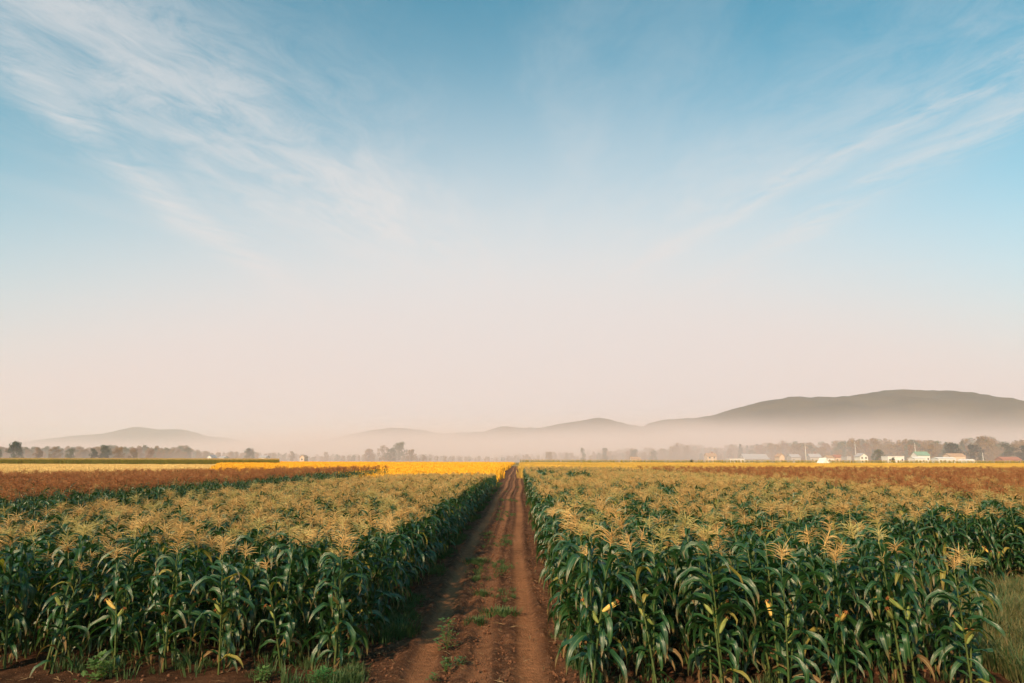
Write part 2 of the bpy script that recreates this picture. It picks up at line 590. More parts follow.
def plant_spec(seed, tassel=True, rust=False, yellow=0.0, ear=None, hh=None, dense=19, tall_leaf=0.86):
    """list of (name, data key, matrix, material) for one plant"""
    rr = random.Random(seed)
    hh = hh or rr.uniform(1.46, 1.64)
    sd_, (dx, dy) = stalk_data(hh, seed)
    parts = [('stalk', ('stalk', seed, sd_), Matrix(), M_STALK)]
    az = rr.uniform(0, 6.28)
    n = dense

    def stem(z):
        k = (z / hh) ** 1.6
        return Vector((dx * k, dy * k, z))
    for i in range(n):
        z = .16 + (hh - .22) * (i / (n - 1)) ** .95
        fr = i / (n - 1)
        if fr < .3: li = rr.choice([0, 2, 6, 4, 9])
        elif fr < .7: li = rr.choice([0, 1, 2, 8, 4, 10, 9])
        elif fr < .9: li = rr.choice([1, 3, 0, 8, 10])
        else: li = rr.choice([5, 3, 7])
        s = rr.uniform(.82, 1.1) * (.8 if fr < .12 else .72 if fr > .85 else 1) * tall_leaf
        a = az + math.pi * (i % 2) + rr.uniform(-.55, .55)
        M_ = Matrix.Translation(stem(z)) @ Matrix.Rotation(a, 4, 'Z') @ Matrix.Rotation(R(rr.uniform(-10, 10)), 4, 'Y') @ Matrix.Diagonal((s, s, s, 1))
        mat = M_LEAF
        if fr < .12 and rr.random() < .22: mat = M_LEAFD
        elif rr.random() < yellow: mat = M_LEAFY
        parts.append(('leaf', ('leaf', li, LEAVES[li]), M_, mat))
    if tassel:
        ti = rr.randrange(6)
        s = rr.uniform(.66, 1.0) * (1.5 if rust else 1)
        M_ = Matrix.Translation(stem(hh)) @ Matrix.Rotation(rr.uniform(0, 6), 4, 'Z') @ Matrix.Rotation(R(rr.uniform(-16, 16)), 4, 'X') @ Matrix.Diagonal((s, s, s, 1))
        mt = M_TASSELR if rust else (M_TASSELG if rr.random() < .3 else M_TASSEL)
        parts.append(('tassel', ('tassel', ti, TASSELS[ti]), M_, mt))
    if ear:
        for kk in range(ear):
            z = hh * rr.uniform(.38, .52) + kk * .14
            a = rr.uniform(0, 6.28)
            M_ = Matrix.Translation(stem(z)) @ Matrix.Rotation(a, 4, 'Z') @ Matrix.Translation((.015, 0, 0)) @ Matrix.Rotation(R(rr.uniform(22, 50)), 4, 'Y') @ Matrix.Diagonal((.85, .85, .8, 1))
            ei = rr.randrange(2)
            parts.append(('ear', ('ear', ei, EARS[ei]), M_, M_HUSKY if rr.random() < .25 else M_HUSK))
            parts.append(('silk', ('silk', 0, SILK), Matrix.Translation((0, 0, .215)), M_SILK))
    return parts


CACHE = {}


def part_mesh(key, mat):
    k = (key[0], key[1], mat.name)
    if k not in CACHE:
        v, f, uv = key[2]
        CACHE[k] = mesh(key[0], v, f, mat, uv, key[0] in ('leaf', 'stalk', 'ear'))
    return CACHE[k]


def joined_plant(name, parts):
    m_ = MB(); mats = []; last = None
    for nm, key, M_, mat in parts:
        if mat not in mats: mats.append(mat)
        MM = last @ M_ if nm == 'silk' else M_
        if nm == 'ear': last = M_
        m_.addm(key[2], MM, mats.index(mat))
    me = m_.build(name, mats, True)
    return bpy.data.objects.new(name, me)


def instancer(name, pts, variants, mat_fallback=None):
    """pts: rows x,y,z, rotx,roty,rotz, scale, idx ; one object whose points carry real geometry instances"""
    pts = np.asarray(pts, dtype=np.float32)
    me = bpy.data.meshes.new(name)
    me.vertices.add(len(pts)); me.vertices.foreach_set('co', pts[:, :3].ravel())
    for nm, typ, prop, arr in (('rot', 'FLOAT_VECTOR', 'vector', pts[:, 3:6]), ('scl', 'FLOAT', 'value', pts[:, 6])):
        a = me.attributes.new(nm, typ, 'POINT'); a.data.foreach_set(prop, np.ascontiguousarray(arr).ravel())
    a = me.attributes.new('idx', 'INT', 'POINT'); a.data.foreach_set('value', pts[:, 7].astype(np.int32))
    o = obj(name, me)
    c = bpy.data.collections.new(name + '_kinds')
    for v in variants: c.objects.link(v)
    ng = bpy.data.node_groups.new(name, 'GeometryNodeTree')
    ng.interface.new_socket('Geometry', in_out='INPUT', socket_type='NodeSocketGeometry')
    ng.interface.new_socket('Geometry', in_out='OUTPUT', socket_type='NodeSocketGeometry')
    N = ng.nodes; L = ng.links
    gi = N.new('NodeGroupInput'); go_ = N.new('NodeGroupOutput')
    ip = N.new('GeometryNodeInstanceOnPoints')
    ci = N.new('GeometryNodeCollectionInfo'); ci.inputs[0].default_value = c
    ci.inputs['Separate Children'].default_value = True; ci.inputs['Reset Children'].default_value = True

    def na(nm, typ):
        n_ = N.new('GeometryNodeInputNamedAttribute'); n_.data_type = typ; n_.inputs[0].default_value = nm
        return n_.outputs[0]
    L.new(gi.outputs[0], ip.inputs['Points'])
    L.new(ci.outputs[0], ip.inputs['Instance'])
    ip.inputs['Pick Instance'].default_value = True
    L.new(na('idx', 'INT'), ip.inputs['Instance Index'])
    er = N.new('FunctionNodeEulerToRotation'); L.new(na('rot', 'FLOAT_VECTOR'), er.inputs[0])
    L.new(er.outputs[0], ip.inputs['Rotation'])
    L.new(na('scl', 'FLOAT'), ip.inputs['Scale'])
    L.new(ip.outputs[0], go_.inputs[0])
    md = o.modifiers.new('scatter', 'NODES'); md.node_group = ng
    return o


# ------------------------------------------------------------------ corn layout
ROW = .76
rows = []      # (x, y0, y1, side, ordinal)
for k in range(10):
    rows.append((-2.40 - ROW * k, 9.5 + .12 * math.sin(k * 2.1), 68, 'left', k + 1))
for k in range(17):
    x = .93 + ROW * k
    y0 = 8.75 + .15 * math.sin(k * 1.7) if k < 7 else 15.2 + .2 * math.sin(k)
    rows.append((x, y0, 96, 'right', k + 1))

allp = []
for (x, y0, y1, side, orn) in rows:
    y = y0; n = 0
    while y < y1:
        n += 1
        xx = x + random.gauss(0, .06)
        allp.append([xx, y, side, orn, n])
        y += random.uniform(.12, .20) * (1 if y < 50 else 1.35)
GREEN_HOLES = [(at_dist(545, 50), 50, 1.0, 5), (at_dist(575, 42), 42, .9, 4), (at_dist(640, 26), 26, 1.4, 2.5), (at_dist(800, 27), 27, 2, 1.6)]


def tasselled(x, y):
    n = mn.noise((x * .55, y * .45, 2.0)) + .5 * mn.noise((x * 1.7, y * 1.5, 5.0))
    t = n > (-.28 if x > 0 else -.55)
    for gx, gy, rx, ry in GREEN_HOLES:
        if ((x - gx) / rx) ** 2 + ((y - gy) / ry) ** 2 < 1: t = False
    return t


def far_scale(x, y):
    t = min(1, max(0, (y - 28) / 40))
    return 1 - (.24 if x < 0 else .12) * t * t * (3 - 2 * t)


def in_view(x, y, m=1.0):
    return abs(x) < .80 * y + m


def score(p):
    x, y, side, orn, n = p
    front = next(r[1] for r in rows if r[3] == side and r[4] == orn)
    inner = (orn - 1) * 3.2
    return y + min(inner, (y - front) * 2.6) * .9


cand = [p for p in allp if in_view(p[0], p[1], .3)]
cand.sort(key=score)
near = cand[:300]
near_ids = set(id(p) for p in near)

NV = 20
SPECS = []     # index -> spec, half with tassel
for i in range(NV):
    SPECS.append(dict(t=plant_spec(100 + i, True, False, .025 if i % 3 else .08, ear=[0, 1, 1, 2, 0][i % 5]),
                      n=plant_spec(200 + i, False, False, .03, ear=[0, 1][i % 2])))

ORD = ['', 'first', 'second', 'third', 'fourth', 'fifth', 'sixth', 'seventh', 'eighth', 'ninth', 'tenth', 'eleventh', 'twelfth']


def ordn(n):
    if n < len(ORD): return ORD[n]
    s = 'th' if 10 <= n % 100 <= 20 else {1: 'st', 2: 'nd', 3: 'rd'}.get(n % 10, 'th')
    return f'{n}{s}'


for p in near:
    x, y, side, orn, n = p
    ts = tasselled(x, y) or (n == 1 and orn in (1, 2, 4))
    if n > 1 and side == 'right' and y < 19 and random.random() < .45: ts = False
    if n > 1 and side == 'left' and y < 13 and random.random() < .2: ts = False
    sp = SPECS[(orn * 5 + n * 3) % NV]['t' if ts else 'n']
    look = 'corn plant with tassel' if ts else 'corn plant without tassel'
    posn = 'frontmost' if n == 1 else f'{ordn(n)} from front'
    rowtxt = f'in the row edging the track, {side} side' if orn == 1 else f'in the {ordn(orn)} row {side} of the track'
    lab = f'{look}, {posn} {rowtxt}'
    s = random.uniform(.87, 1.09)
    if side == 'right' and orn == 1 and n == 1: s = 1.16
    if side == 'right' and orn == 2 and n == 1: s = 1.10
    if side == 'left': s *= .98
    elif n > 1: s *= 1.05
    t = thing('corn_plant', lab, 'corn plant', (x, y, -.02), random.uniform(0, 6.28), 'corn plants in rows beside the track', s)
    lastear = None
    t.rotation_euler = (random.gauss(0, .085), random.gauss(0, .085), random.uniform(0, 6.28))
    for nm, key, M_, mat in sp:
        q = obj(nm, part_mesh(key, mat), lastear if nm == 'silk' else t)
        q.matrix_local = M_
        if nm == 'ear': lastear = q

# the rest of the corn: one object
cv = [joined_plant('kind_%02d' % i, SPECS[i]['t']) for i in range(NV)] + [joined_plant('kind_%02d' % (NV + i), SPECS[i]['n']) for i in range(NV)]
pts = []
for p in allp:
    if id(p) in near_ids: continue
    x, y = p[0], p[1]
    if not in_view(x, y, 4): continue
    ts = tasselled(x, y)
    if x > 0 and y < 21 and random.random() < .40: ts = False
    hole = any(((x - a) / c) ** 2 + ((y - b) / d) ** 2 < 1 for a, b, c, d in GREEN_HOLES[:2])
    s = (1.18 if hole else 1.0) * random.uniform(.86, 1.10) * (.98 if x < 0 else 1.03) * far_scale(x, y)
    pts.append((x, y, -.02, random.gauss(0, .05), random.gauss(0, .05), random.uniform(0, 6.28), s,
                random.randrange(NV) + (0 if ts else NV)))
tag(instancer('corn_field', pts, cv), 'tasselled green corn filling both blocks behind the front plants', 'corn field', None, 'stuff')

# russet corn beyond, either side
rv = [joined_plant('russet_kind_%02d' % i, plant_spec(400 + i, True, True, .05, dense=8)) for i in range(8)]
rv += [joined_plant('russet_kind_%02d' % (8 + i), plant_spec(420 + i, True, False, .05, dense=8)) for i in range(2)]

rv += [joined_plant('russet_kind_%02d' % (10 + i), plant_spec(440 + i, True, False, .05, dense=8)) for i in range(3)]


def russet(x_start, sgn, y0f, y1f):
    out = []
    k = 0
    while True:
        x = x_start + sgn * ROW * k
        y1 = y1f(x)
        if abs(x) > .80 * y1 + 3: break
        y = max(y0f(x), (abs(x) - 3) / .80)
        while y < y1:
            if random.random() < .96:
                out.append((x + random.gauss(0, .05), y, -.02, random.gauss(0, .05), random.gauss(0, .05), random.uniform(0, 6.28),
                            random.uniform(.92, 1.12), 10 + random.randrange(3) if (sgn > 0 and random.random() < .42 + .5 * mn.noise((x * .12, y * .08, 4))) else random.randrange(8) if random.random() < .9 else 8 + random.randrange(2)))
            y += random.uniform(.2, .3) * (1 + max(0, y - 30) / 60)
        k += 1
    return out


rp = russet(-15.4, -1, lambda x: 8, lambda x: max(44, 78 - (abs(x) - 17) * 2.2))
tag(instancer('russet_corn_field', rp + russet(14.3, 1, lambda x: 22, lambda x: 84), rv), 'russet tasselled corn on the outer sides of the green blocks', 'corn field', None, 'stuff')


# ------------------------------------------------------------------ golden and pale crops farther off
def patch(name, seed, mat, size=2.2, n=110, h=.85, mat2=None):
    rr = random.Random(seed)
    m_ = MB()
    for i in range(n):
        x, y = rr.uniform(-size / 2, size / 2), rr.uniform(-size / 2, size / 2)
        a = rr.uniform(0, 6.28); hh = h * rr.uniform(.75, 1.15); wd = rr.uniform(.03, .07)
        s_ = Vector((math.cos(a), math.sin(a), 0)) * wd
        lean = Vector((rr.gauss(0, .1), rr.gauss(0, .1), 0))
        b = Vector((x, y, 0)); tp = b + lean + Vector((0, 0, hh))
        mid = b + lean * .3 + Vector((0, 0, hh * .55))
        m_.add([b - s_ * .4, b + s_ * .4, mid - s_, mid + s_, tp + s_ * .5, tp - s_ * .5],
               [(0, 1, 3, 2), (2, 3, 4, 5)], [(0, 0), (1, 0), (0, .5), (1, .5), (1, 1), (0, 1)])
    return bpy.data.objects.new(name, m_.build(name, mat))


def scatter_area(xf, y0, y1, step, stepg, nvar, zs=0.0, s0=.85, s1=1.15):
    out = []; y = y0
    while y < y1:
        st = step + (y - y0) * stepg
        x0, x1 = xf(y)
        x = x0 + random.uniform(0, st)
        while x < x1:
            out.append((x + random.uniform(-.4, .4) * st, y + random.uniform(-.4, .4) * st, zs, 0, 0, random.uniform(0, 6.28),
                        random.uniform(s0, s1), random.randrange(nvar)))
            x += st * random.uniform(.85, 1.15)
        y += st
    return out


def canopy(name, x0f, x1f, y0, y1, z, mat, label, skirt=True, amp=.12, nx=60, ny=40):
    """closed low slab of crop with an uneven top, so the crop keeps its height from any side"""
    v = []; f = []
    for j in range(ny + 1):
        y = y0 + (y1 - y0) * (j / ny) ** 1.5
        for i in range(nx + 1):
            x = x0f(y) + (x1f(y) - x0f(y)) * i / nx
            edge = i in (0, nx) or j in (0, ny)
            zz = -.15 if edge else z + amp * mn.noise((x * .2, y * .2, z))
            v.append((x, y, zz))
    for j in range(ny):
        for i in range(nx):
            a = j * (nx + 1) + i
            f.append((a, a + 1, a + nx + 2, a + nx + 1))
    return obj(name, mesh(name, v, f, mat))


def field_x(a0, b0):
    return lambda y: (max(a0, -.82 * y - 8), min(b0, .82 * y + 8))


gold_k = [patch('gold_%d' % i, 50 + i, M_GOLD, h=.95) for i in range(3)]
pale_k = [patch('pale_%d' % i, 60 + i, M_PALE, h=.55) for i in range(3)]
# golden crop: left of the track beyond the corn block and right beyond it
gp = scatter_area(lambda y: (max(-.42 * y - 2, -.82 * y), -3.8), 70, 330, 1.25, .008, 3)
gr = scatter_area(lambda y: (1.6, .82 * y + 6), 97, 330, 1.4, .009, 3)
tag(instancer('tan_crop', gr, [patch('tan_%d' % i, 80 + i, M_GOLDR, h=.9) for i in range(3)]), 'dull gold and tan crop beyond the right hand corn', 'crop', None, 'stuff')
tag(instancer('golden_crop', gp, gold_k), 'bright golden crop stretching beyond the corn blocks', 'crop', None, 'stuff')
tag(canopy('golden_field', lambda y: -.44 * y, lambda y: -4.2, 74, 400, .62, M_GOLD, ''), 'golden field left of the far track', None, None, 'structure')
tag(canopy('golden_field', lambda y: 2.2, lambda y: .95 * y + 20, 101, 400, .62, M_GOLDR, ''), 'duller tan gold field right of the far track', None, None, 'structure')
pp = scatter_area(lambda y: (-.82 * y - 6, -.40 * y), 95, 235, 1.5, .008, 3)
tag(instancer('pale_stubble', pp, pale_k), 'pale yellow stubble between the russet corn and the olive strip', 'stubble', None, 'stuff')
tag(canopy('pale_field', lambda y: -1.05 * y - 20, lambda y: -.445 * y, 96, 250, .30, M_PALE, ''), 'pale yellow field left of the golden one', None, None, 'structure')

# olive corn strip on the left in front of the trees, and a thin dark one on the right
ol_k = [joined_plant('olive_kind_%d' % i, [(a, b, c, M_OLIVE if a != 'tassel' else M_PALE) for a, b, c, d in plant_spec(500 + i, True, False, 0, dense=8)]) for i in range(4)]
op = []
x0s = at_dist(279, 250)
for _ in range(11000):
    yy = 250 + 60 * random.random() ** 1.8
    xx = random.uniform(-.86 * yy, at_dist(279, yy))
    op.append((xx, yy, -.02, 0, 0, random.uniform(0, 6.28), random.uniform(.95, 1.15) * 1.25, random.randrange(4)))
for _ in range(4500):
    yy = 355 + 20 * random.random()
    xx = random.uniform(at_dist(520, yy), .84 * yy)
    op.append((xx, yy, -.02, 0, 0, random.uniform(0, 6.28), random.uniform(.95, 1.15) * 1.1, random.randrange(4)))
tag(instancer('olive_corn_strip', op, ol_k), 'thin olive green corn strip in front of the tree line', 'corn strip', None, 'stuff')

# ------------------------------------------------------------------ litter, clods, weeds, grass
M_LITTER = simple_mat('dry_litter', (.12, .075, .04), (.28, .19, .10), 30, .9, .2, .003, .1, .6)
M_CLOD = simple_mat('soil_clod', (.10, .045, .026), (.20, .095, .052), 25, .95, .5, .01, .08, .5)


def clod_variants():
    out = []
    for i in range(4):
        m_ = MB()
        rr = random.Random(70 + i)
        ph = (1 + 5 ** .5) / 2
        vv = [(-1, ph, 0), (1, ph, 0), (-1, -ph, 0), (1, -ph, 0), (0, -1, ph), (0, 1, ph), (0, -1, -ph), (0, 1, -ph), (ph, 0, -1), (ph, 0, 1), (-ph, 0, -1), (-ph, 0, 1)]
        ff = [(0, 11, 5), (0, 5, 1), (0, 1, 7), (0, 7, 10), (0, 10, 11), (1, 5, 9), (5, 11, 4), (11, 10, 2), (10, 7, 6), (7, 1, 8), (3, 9, 4), (3, 4, 2), (3, 2, 6), (3, 6, 8), (3, 8, 9), (4, 9, 5), (2, 4, 11), (6, 2, 10), (8, 6, 7), (9, 8, 1)]
        m_.add([Vector(a) * .5 * rr.uniform(.7, 1.25) for a in vv], ff)
        out.append(bpy.data.objects.new('clod_%d' % i, m_.build('clod_%d' % i, M_CLOD)))
    return out


cl = []
for _ in range(9000):
    y = 8.2 + 22 * random.random() ** 1.7
    x = random.uniform(-8, 6) if random.random() < .5 else random.uniform(-2.6, 1.1)
    if abs(x + 1.4 - wob(y)) < .2 or abs(x - .06 - wob(y)) < .2: continue
    cl.append((x, y, -.01, random.uniform(0, 3), random.uniform(0, 3), 0, .008 + .022 * random.random() ** 3, random.randrange(4)))
tag(instancer('soil_clods', cl, clod_variants()), 'small reddish clods scattered over the dirt track', 'clods', None, 'stuff')

lt = []
for i in range(4):
    v, f, uv = leaf_data(.22 + .08 * i, .018 + .004 * i, R(10), R(-12), 90 + i)
    m_ = MB(); m_.add(v, f, uv)
    lt.append(bpy.data.objects.new('litter_%d' % i, m_.build('litter_%d' % i, M_LITTER)))
lp = []
for _ in range(2000):
    y = 8.3 + 20 * random.random() ** 1.6
    x = random.choice([random.uniform(-9, -1.9), random.uniform(.5, 7), random.uniform(-2.2, .9)])
    if -2 < x < .6 and random.random() < .6: continue
    lp.append((x, y, .012, random.uniform(-.3, .3), random.uniform(-.2, .2), random.uniform(0, 6.28), random.uniform(.2, .6), random.randrange(4)))
tag(instancer('crop_litter', lp, lt), 'dry leaf scraps lying on the soil below the corn', 'litter', None, 'stuff')


def blade_clump(name, seed, mat, n=26, h=.22, spread=.10, width=.008, mb=None, wind=0.3):
    rr = random.Random(seed)
    m_ = mb or MB()
    for i in range(n):
        a = rr.uniform(0, 6.28); r = spread * rr.random() ** .7
        b = Vector((r * math.cos(a), r * math.sin(a), 0))
        hh = h * rr.uniform(.5, 1.1); out = Vector((math.cos(a), math.sin(a), 0)) * hh * rr.uniform(.1, .7)
        s_ = Vector((-math.sin(a), math.cos(a), 0)) * width
        p1 = b + out * .35 + Vector((0, 0, hh * .6)); p2 = b + out + Vector((0, 0, hh * rr.uniform(.75, 1)))
        m_.add([b - s_, b + s_, p1 - s_ * .8, p1 + s_ * .8, p2], [(0, 1, 3, 2), (2, 3, 4)],
               [(0, 0), (1, 0), (0, .5), (1, .5), (.5, 1)])
    return m_


grass_k = []
for i in range(4):
    grass_k.append(bpy.data.objects.new('g_%d' % i, blade_clump('g', 30 + i, None, 34, .45, .22, .007).build('g_%d' % i, M_GRASS if i % 2 else M_DRYGRASS)))
gpts = []
for _ in range(3600):          # grassy corner at the right and its bank
    y = random.uniform(8.6, 15.4)
    x = random.uniform(6.35, .80 * y + 2)
    if x < 6.35: continue
    hs = .8 + .5 * mn.noise((x * .8, y * .8, 0))
    gpts.append((x, y, -.03, 0, 0, random.uniform(0, 6.28), max(.5, hs * random.uniform(.8, 1.5)), random.randrange(4)))
tag(instancer('tall_grass', gpts, grass_k), 'tall green and straw grass filling the gap right of the corn', 'grass', None, 'stuff')

vk = [bpy.data.objects.new('v_%d' % i, blade_clump('v', 130 + i, None, 22, .16, .12, .006).build('v_%d' % i, M_GRASS)) for i in range(3)]
vp = []
for _ in range(3000):           # thin verge at the foot of the corn walls
    y = 9.0 + 70 * random.random() ** 1.5
    side = random.random()
    x = -2.15 + random.gauss(0, .16) if side < .6 else .82 + random.gauss(0, .10)
    if mn.noise((x * .5, y * .35, 8)) < (-.05 if side < .6 else .1): continue
    vp.append((x, y, -.02, 0, 0, random.uniform(0, 6.28), random.uniform(.4, 1.0), random.randrange(3)))
for _ in range(60):           # sparse greenery along the front of the left block
    x = random.uniform(-8.5, -2.0); y = 9.55 + random.gauss(0, .35)
    if mn.noise((x * .9, y * .9, 3)) < .0: continue
    vp.append((x, y, -.02, 0, 0, random.uniform(0, 6.28), random.uniform(.5, 1.6), random.randrange(3)))
for _ in range(1500):           # low scatter on the middle of the track, in patches
    y = 12 + 60 * random.random() ** 1.3; x = wob(y) + random.choice([-.95, -.25, -.45]) + random.gauss(0, .13)
    if mn.noise((x * .6, y * .45, 33)) < .18: continue
    vp.append((x, y, -.02, 0, 0, random.uniform(0, 6.28), random.uniform(.3, .75), random.randrange(3)))
for _ in range(380):           # weeds in the shade between the front plants
    if random.random() < .55: x = random.uniform(-9.5, -2.2); y = 9.5 + 3.5 * random.random() ** 1.5
    else: x = random.uniform(.8, 6.0); y = 8.9 + 3.0 * random.random()
    vp.append((x, y, -.03, 0, 0, random.uniform(0, 6.28), random.uniform(.35, 1.1), random.randrange(3)))
tag(instancer('verge_grass', vp, vk), 'thin short grass at the foot of the corn rows and along the track', 'grass', None, 'stuff')


def broad_weed(mb, seed, h, n, spread, ls=.06):
    rr = random.Random(seed)
    for i in range(n):
        a = rr.uniform(0, 6.28); zz = h * rr.random()
        r = spread * (1 - zz / h * .6) * rr.random()
        c = Vector((math.cos(a) * r, math.sin(a) * r, zz + .02))
        d = Vector((math.cos(a + rr.gauss(0, .5)), math.sin(a + rr.gauss(0, .5)), rr.uniform(-.2, .6))).normalized()
        s_ = d.cross(Vector((0, 0, 1))).normalized()
        l = ls * rr.uniform(.6, 1.2)
        mb.add([c, c + d * l * .5 - s_ * l * .28, c + d * l, c + d * l * .5 + s_ * l * .28 + Vector((0, 0, l * .05))], [(0, 1, 2, 3)],
               [(.5, 0), (0, .5), (.5, 1), (1, .5)])
    return mb


def weed(px, py, label, h=.30, spread=.16, n=70, mat=None, ls=.07, cat='weed', stems=5, name='weed'):
    p = at_ground(px, py)
    t = thing(name, label, cat, (p.x, p.y, -.03), random.uniform(0, 6), 'weeds on the dirt track')
    s = random.randrange(9999)
    m_ = MB(); rr = random.Random(s)
    for i in range(stems):
        a = i * 6.28 / stems
        e = Vector((math.cos(a) * spread * .5, math.sin(a) * spread * .5, h * rr.uniform(.7, 1)))
        m_.tube([(0, 0, 0), tuple(e * .5 + Vector((0, 0, h * .1))), tuple(e)], [.005, .004, .002], 4)
    obj('stem', m_.build('stem', M_STALK), t)
    obj('foliage', broad_weed(MB(), s, h, n, spread, ls).build('foliage', mat or M_WEED), t)


def tuft(px, py, label, h=.16, spread=.2, n=60, mat=None, sx=1.0):
    p = at_ground(px, py)
    o = obj('grass_tuft', blade_clump('grass_tuft', random.randrange(9999), None, n, h, spread, .007).build('grass_tuft', mat or M_GRASS),
            None, (p.x, p.y, -.03))
    o.scale.x = sx
    tag(o, label, 'grass tuft', 'grass tufts growing on the dirt track')


weed(447, 648, 'tall leafy green weed standing in the lower middle of the dirt track', .42, .20, 130, M_WEED, .07)
weed(446, 671, 'small bright yellow green weed just below the tall weed on the track', .18, .10, 50, M_WEED, .06)
weed(461, 665, 'low dull weed just right of the bright one on the track', .10, .16, 60, M_GRASS, .06)
weed(434, 681, 'tiny weed at the bottom edge of the track left of centre', .10, .10, 40, M_WEED, .05)
weed(324, 680, 'low bright clover patch in front of the left corn at the bottom edge', .12, .34, 420, M_CLOVER, .045, 'clover', name='clover_patch')
weed(262, 681, 'small pale leaved weed at the foot of the left corn, left of the clover', .16, .14, 60, M_WEED, .08)
weed(98, 678, 'leafy weed at the foot of the left corn near the left corner', .28, .22, 110, M_WEED, .10)
tuft(476, 562, 'flat grey green grass tuft crossing the middle of the track, farther of the large two', .17, .34, 300, None, 1.25)
tuft(500, 613, 'flat grass tuft right of centre on the track beside the smooth right wheel mark', .14, .30, 260, None, 1.3)
tuft(475, 622, 'low grass tuft left of the flat one in the middle of the track', .14, .22, 170)
tuft(481, 594, 'small grass tuft between the wheel marks above the flat ones', .14, .20, 130)
tuft(487, 534, 'distant small tuft on the centre ridge of the track', .16, .34, 90)
tuft(402, 634, 'loose grass tuft at the foot of the left corn corner', .30, .34, 150)
tuft(385, 640, 'darker loose tuft tucked under the left corner corn plants', .26, .28, 120)

# ------------------------------------------------------------------ trees
M_BARK = simple_mat('bark', (.09, .07, .05), (.18, .14, .10), 3, .9, .5, .03, .1)


def foliage_mat(name, c1, c2):
    def fn(g):
        nz = g.noise(pos(g), .35, 3, .6)
        f = g.m('ADD', g.m('MULTIPLY', g.step(nz, .35, .65), .6), g.m('MULTIPLY', rnd(g), .4), clamp=True)
        p = princ(g, g.mix(f, c1, c2), .75, None, .2)
        t = g.n('ShaderNodeBsdfTranslucent'); g.put(t.inputs[0], g.mix(f, c1, c2))
        ms = g.n('ShaderNodeMixShader'); ms.inputs[0].default_value = .2
        g.nt.links.new(p, ms.inputs[1]); g.nt.links.new(t.outputs[0], ms.inputs[2])
        return ms.outputs[0]
    return material(name, fn)


MF = {'dark': foliage_mat('foliage_dark', (.018, .045, .022), (.035, .075, .03)),
      'green': foliage_mat('foliage_green', (.045, .075, .022), (.09, .12, .035)),
      'brown': foliage_mat('foliage_brown', (.20, .115, .036), (.30, .18, .055)),
      'rust': foliage_mat('foliage_rust', (.20, .095, .032), (.30, .15, .05)),
      'teal': foliage_mat('foliage_evergreen', (.008, .032, .028), (.018, .05, .038))}


def tree_meshes(seed, kind):
    """unit tree, height 1; returns trunk and crown data"""
    rr = random.Random(seed)
    t = MB()
    t.tube([(0, 0, -.02), (rr.uniform(-.01, .01), 0, .25), (rr.uniform(-.02, .02), rr.uniform(-.02, .02), .55), (0, 0, .85)], [.022, .016, .010, .003], 6)
    c = MB()
    lobes = []
    if kind == 'conifer':
        for i in range(16):
            z = .12 + .86 * i / 16
            r = .20 * (1 - i / 16) ** .8 + .015
            for j in range(4):
                a = rr.uniform(0, 6.28)
                lobes.append((math.cos(a) * r * .55, math.sin(a) * r * .55, z, r * .55))
    else:
        nl = 26
        wide = {'round': .30, 'tall': .17, 'wide': .42}[kind]
        for i in range(nl):
            a = rr.uniform(0, 6.28); z = .08 + .78 * rr.random() ** .9
            rad = wide * math.sqrt(max(.02, 1 - ((z - .38) / .52) ** 2)) * rr.uniform(.3, 1)
            x, y = math.cos(a) * rad, math.sin(a) * rad
            lobes.append((x, y, z, rr.uniform(.09, .15) * (1 if kind != 'tall' else .75)))
            t.tube([(0, 0, z * .55), (x * .5, y * .5, z * .85), (x, y, z)], [.008, .005, .002], 4)
        lobes.append((0, 0, .72, .16))
    for (x, y, z, r) in lobes:
        n = int(26 + 330 * r)
        for _ in range(n):
            d = Vector((rr.gauss(0, 1), rr.gauss(0, 1), rr.gauss(0, 1))).normalized()
            p = Vector((x, y, z)) + d * r * rr.uniform(.55, 1.12) * (1 if kind != 'conifer' else .9)
            if p.z < .05: continue
            e = Vector((rr.gauss(0, 1), rr.gauss(0, 1), rr.gauss(0, 1)))
            nn = (d + e * .5).normalized(); a = nn.orthogonal().normalized(); b = nn.cross(a)
            s = rr.uniform(.018, .036)
            c.add([p - a * s, p + b * s * .7, p + a * s, p - b * s * .7], [(0, 1, 2, 3)])
    return t.data(), c.data()


TD = {k: [tree_meshes(10 * i + hash_, k) for i in range(3)] for hash_, k in enumerate(['round', 'tall', 'wide', 'conifer'])}
TMC = {}


def tree(px, Y, h, kind, col, label, var=0, name='broadleaf_tree', wide=1.0):
    t = thing(name, label, 'tree', (at_dist(px, Y), Y, -.1), random.uniform(0, 6.28), 'trees along the far edge of the fields', h)
    t.scale = (h * wide, h * wide, h)
    k = (kind, var, col)
    if k not in TMC:
        td, cd = TD[kind][var]
        TMC[k] = (mesh('trunk', td[0], td[1], M_BARK, None, True), mesh('crown', cd[0], cd[1], MF[col]))
    obj('trunk', TMC[k][0], t); obj('crown', TMC[k][1], t)


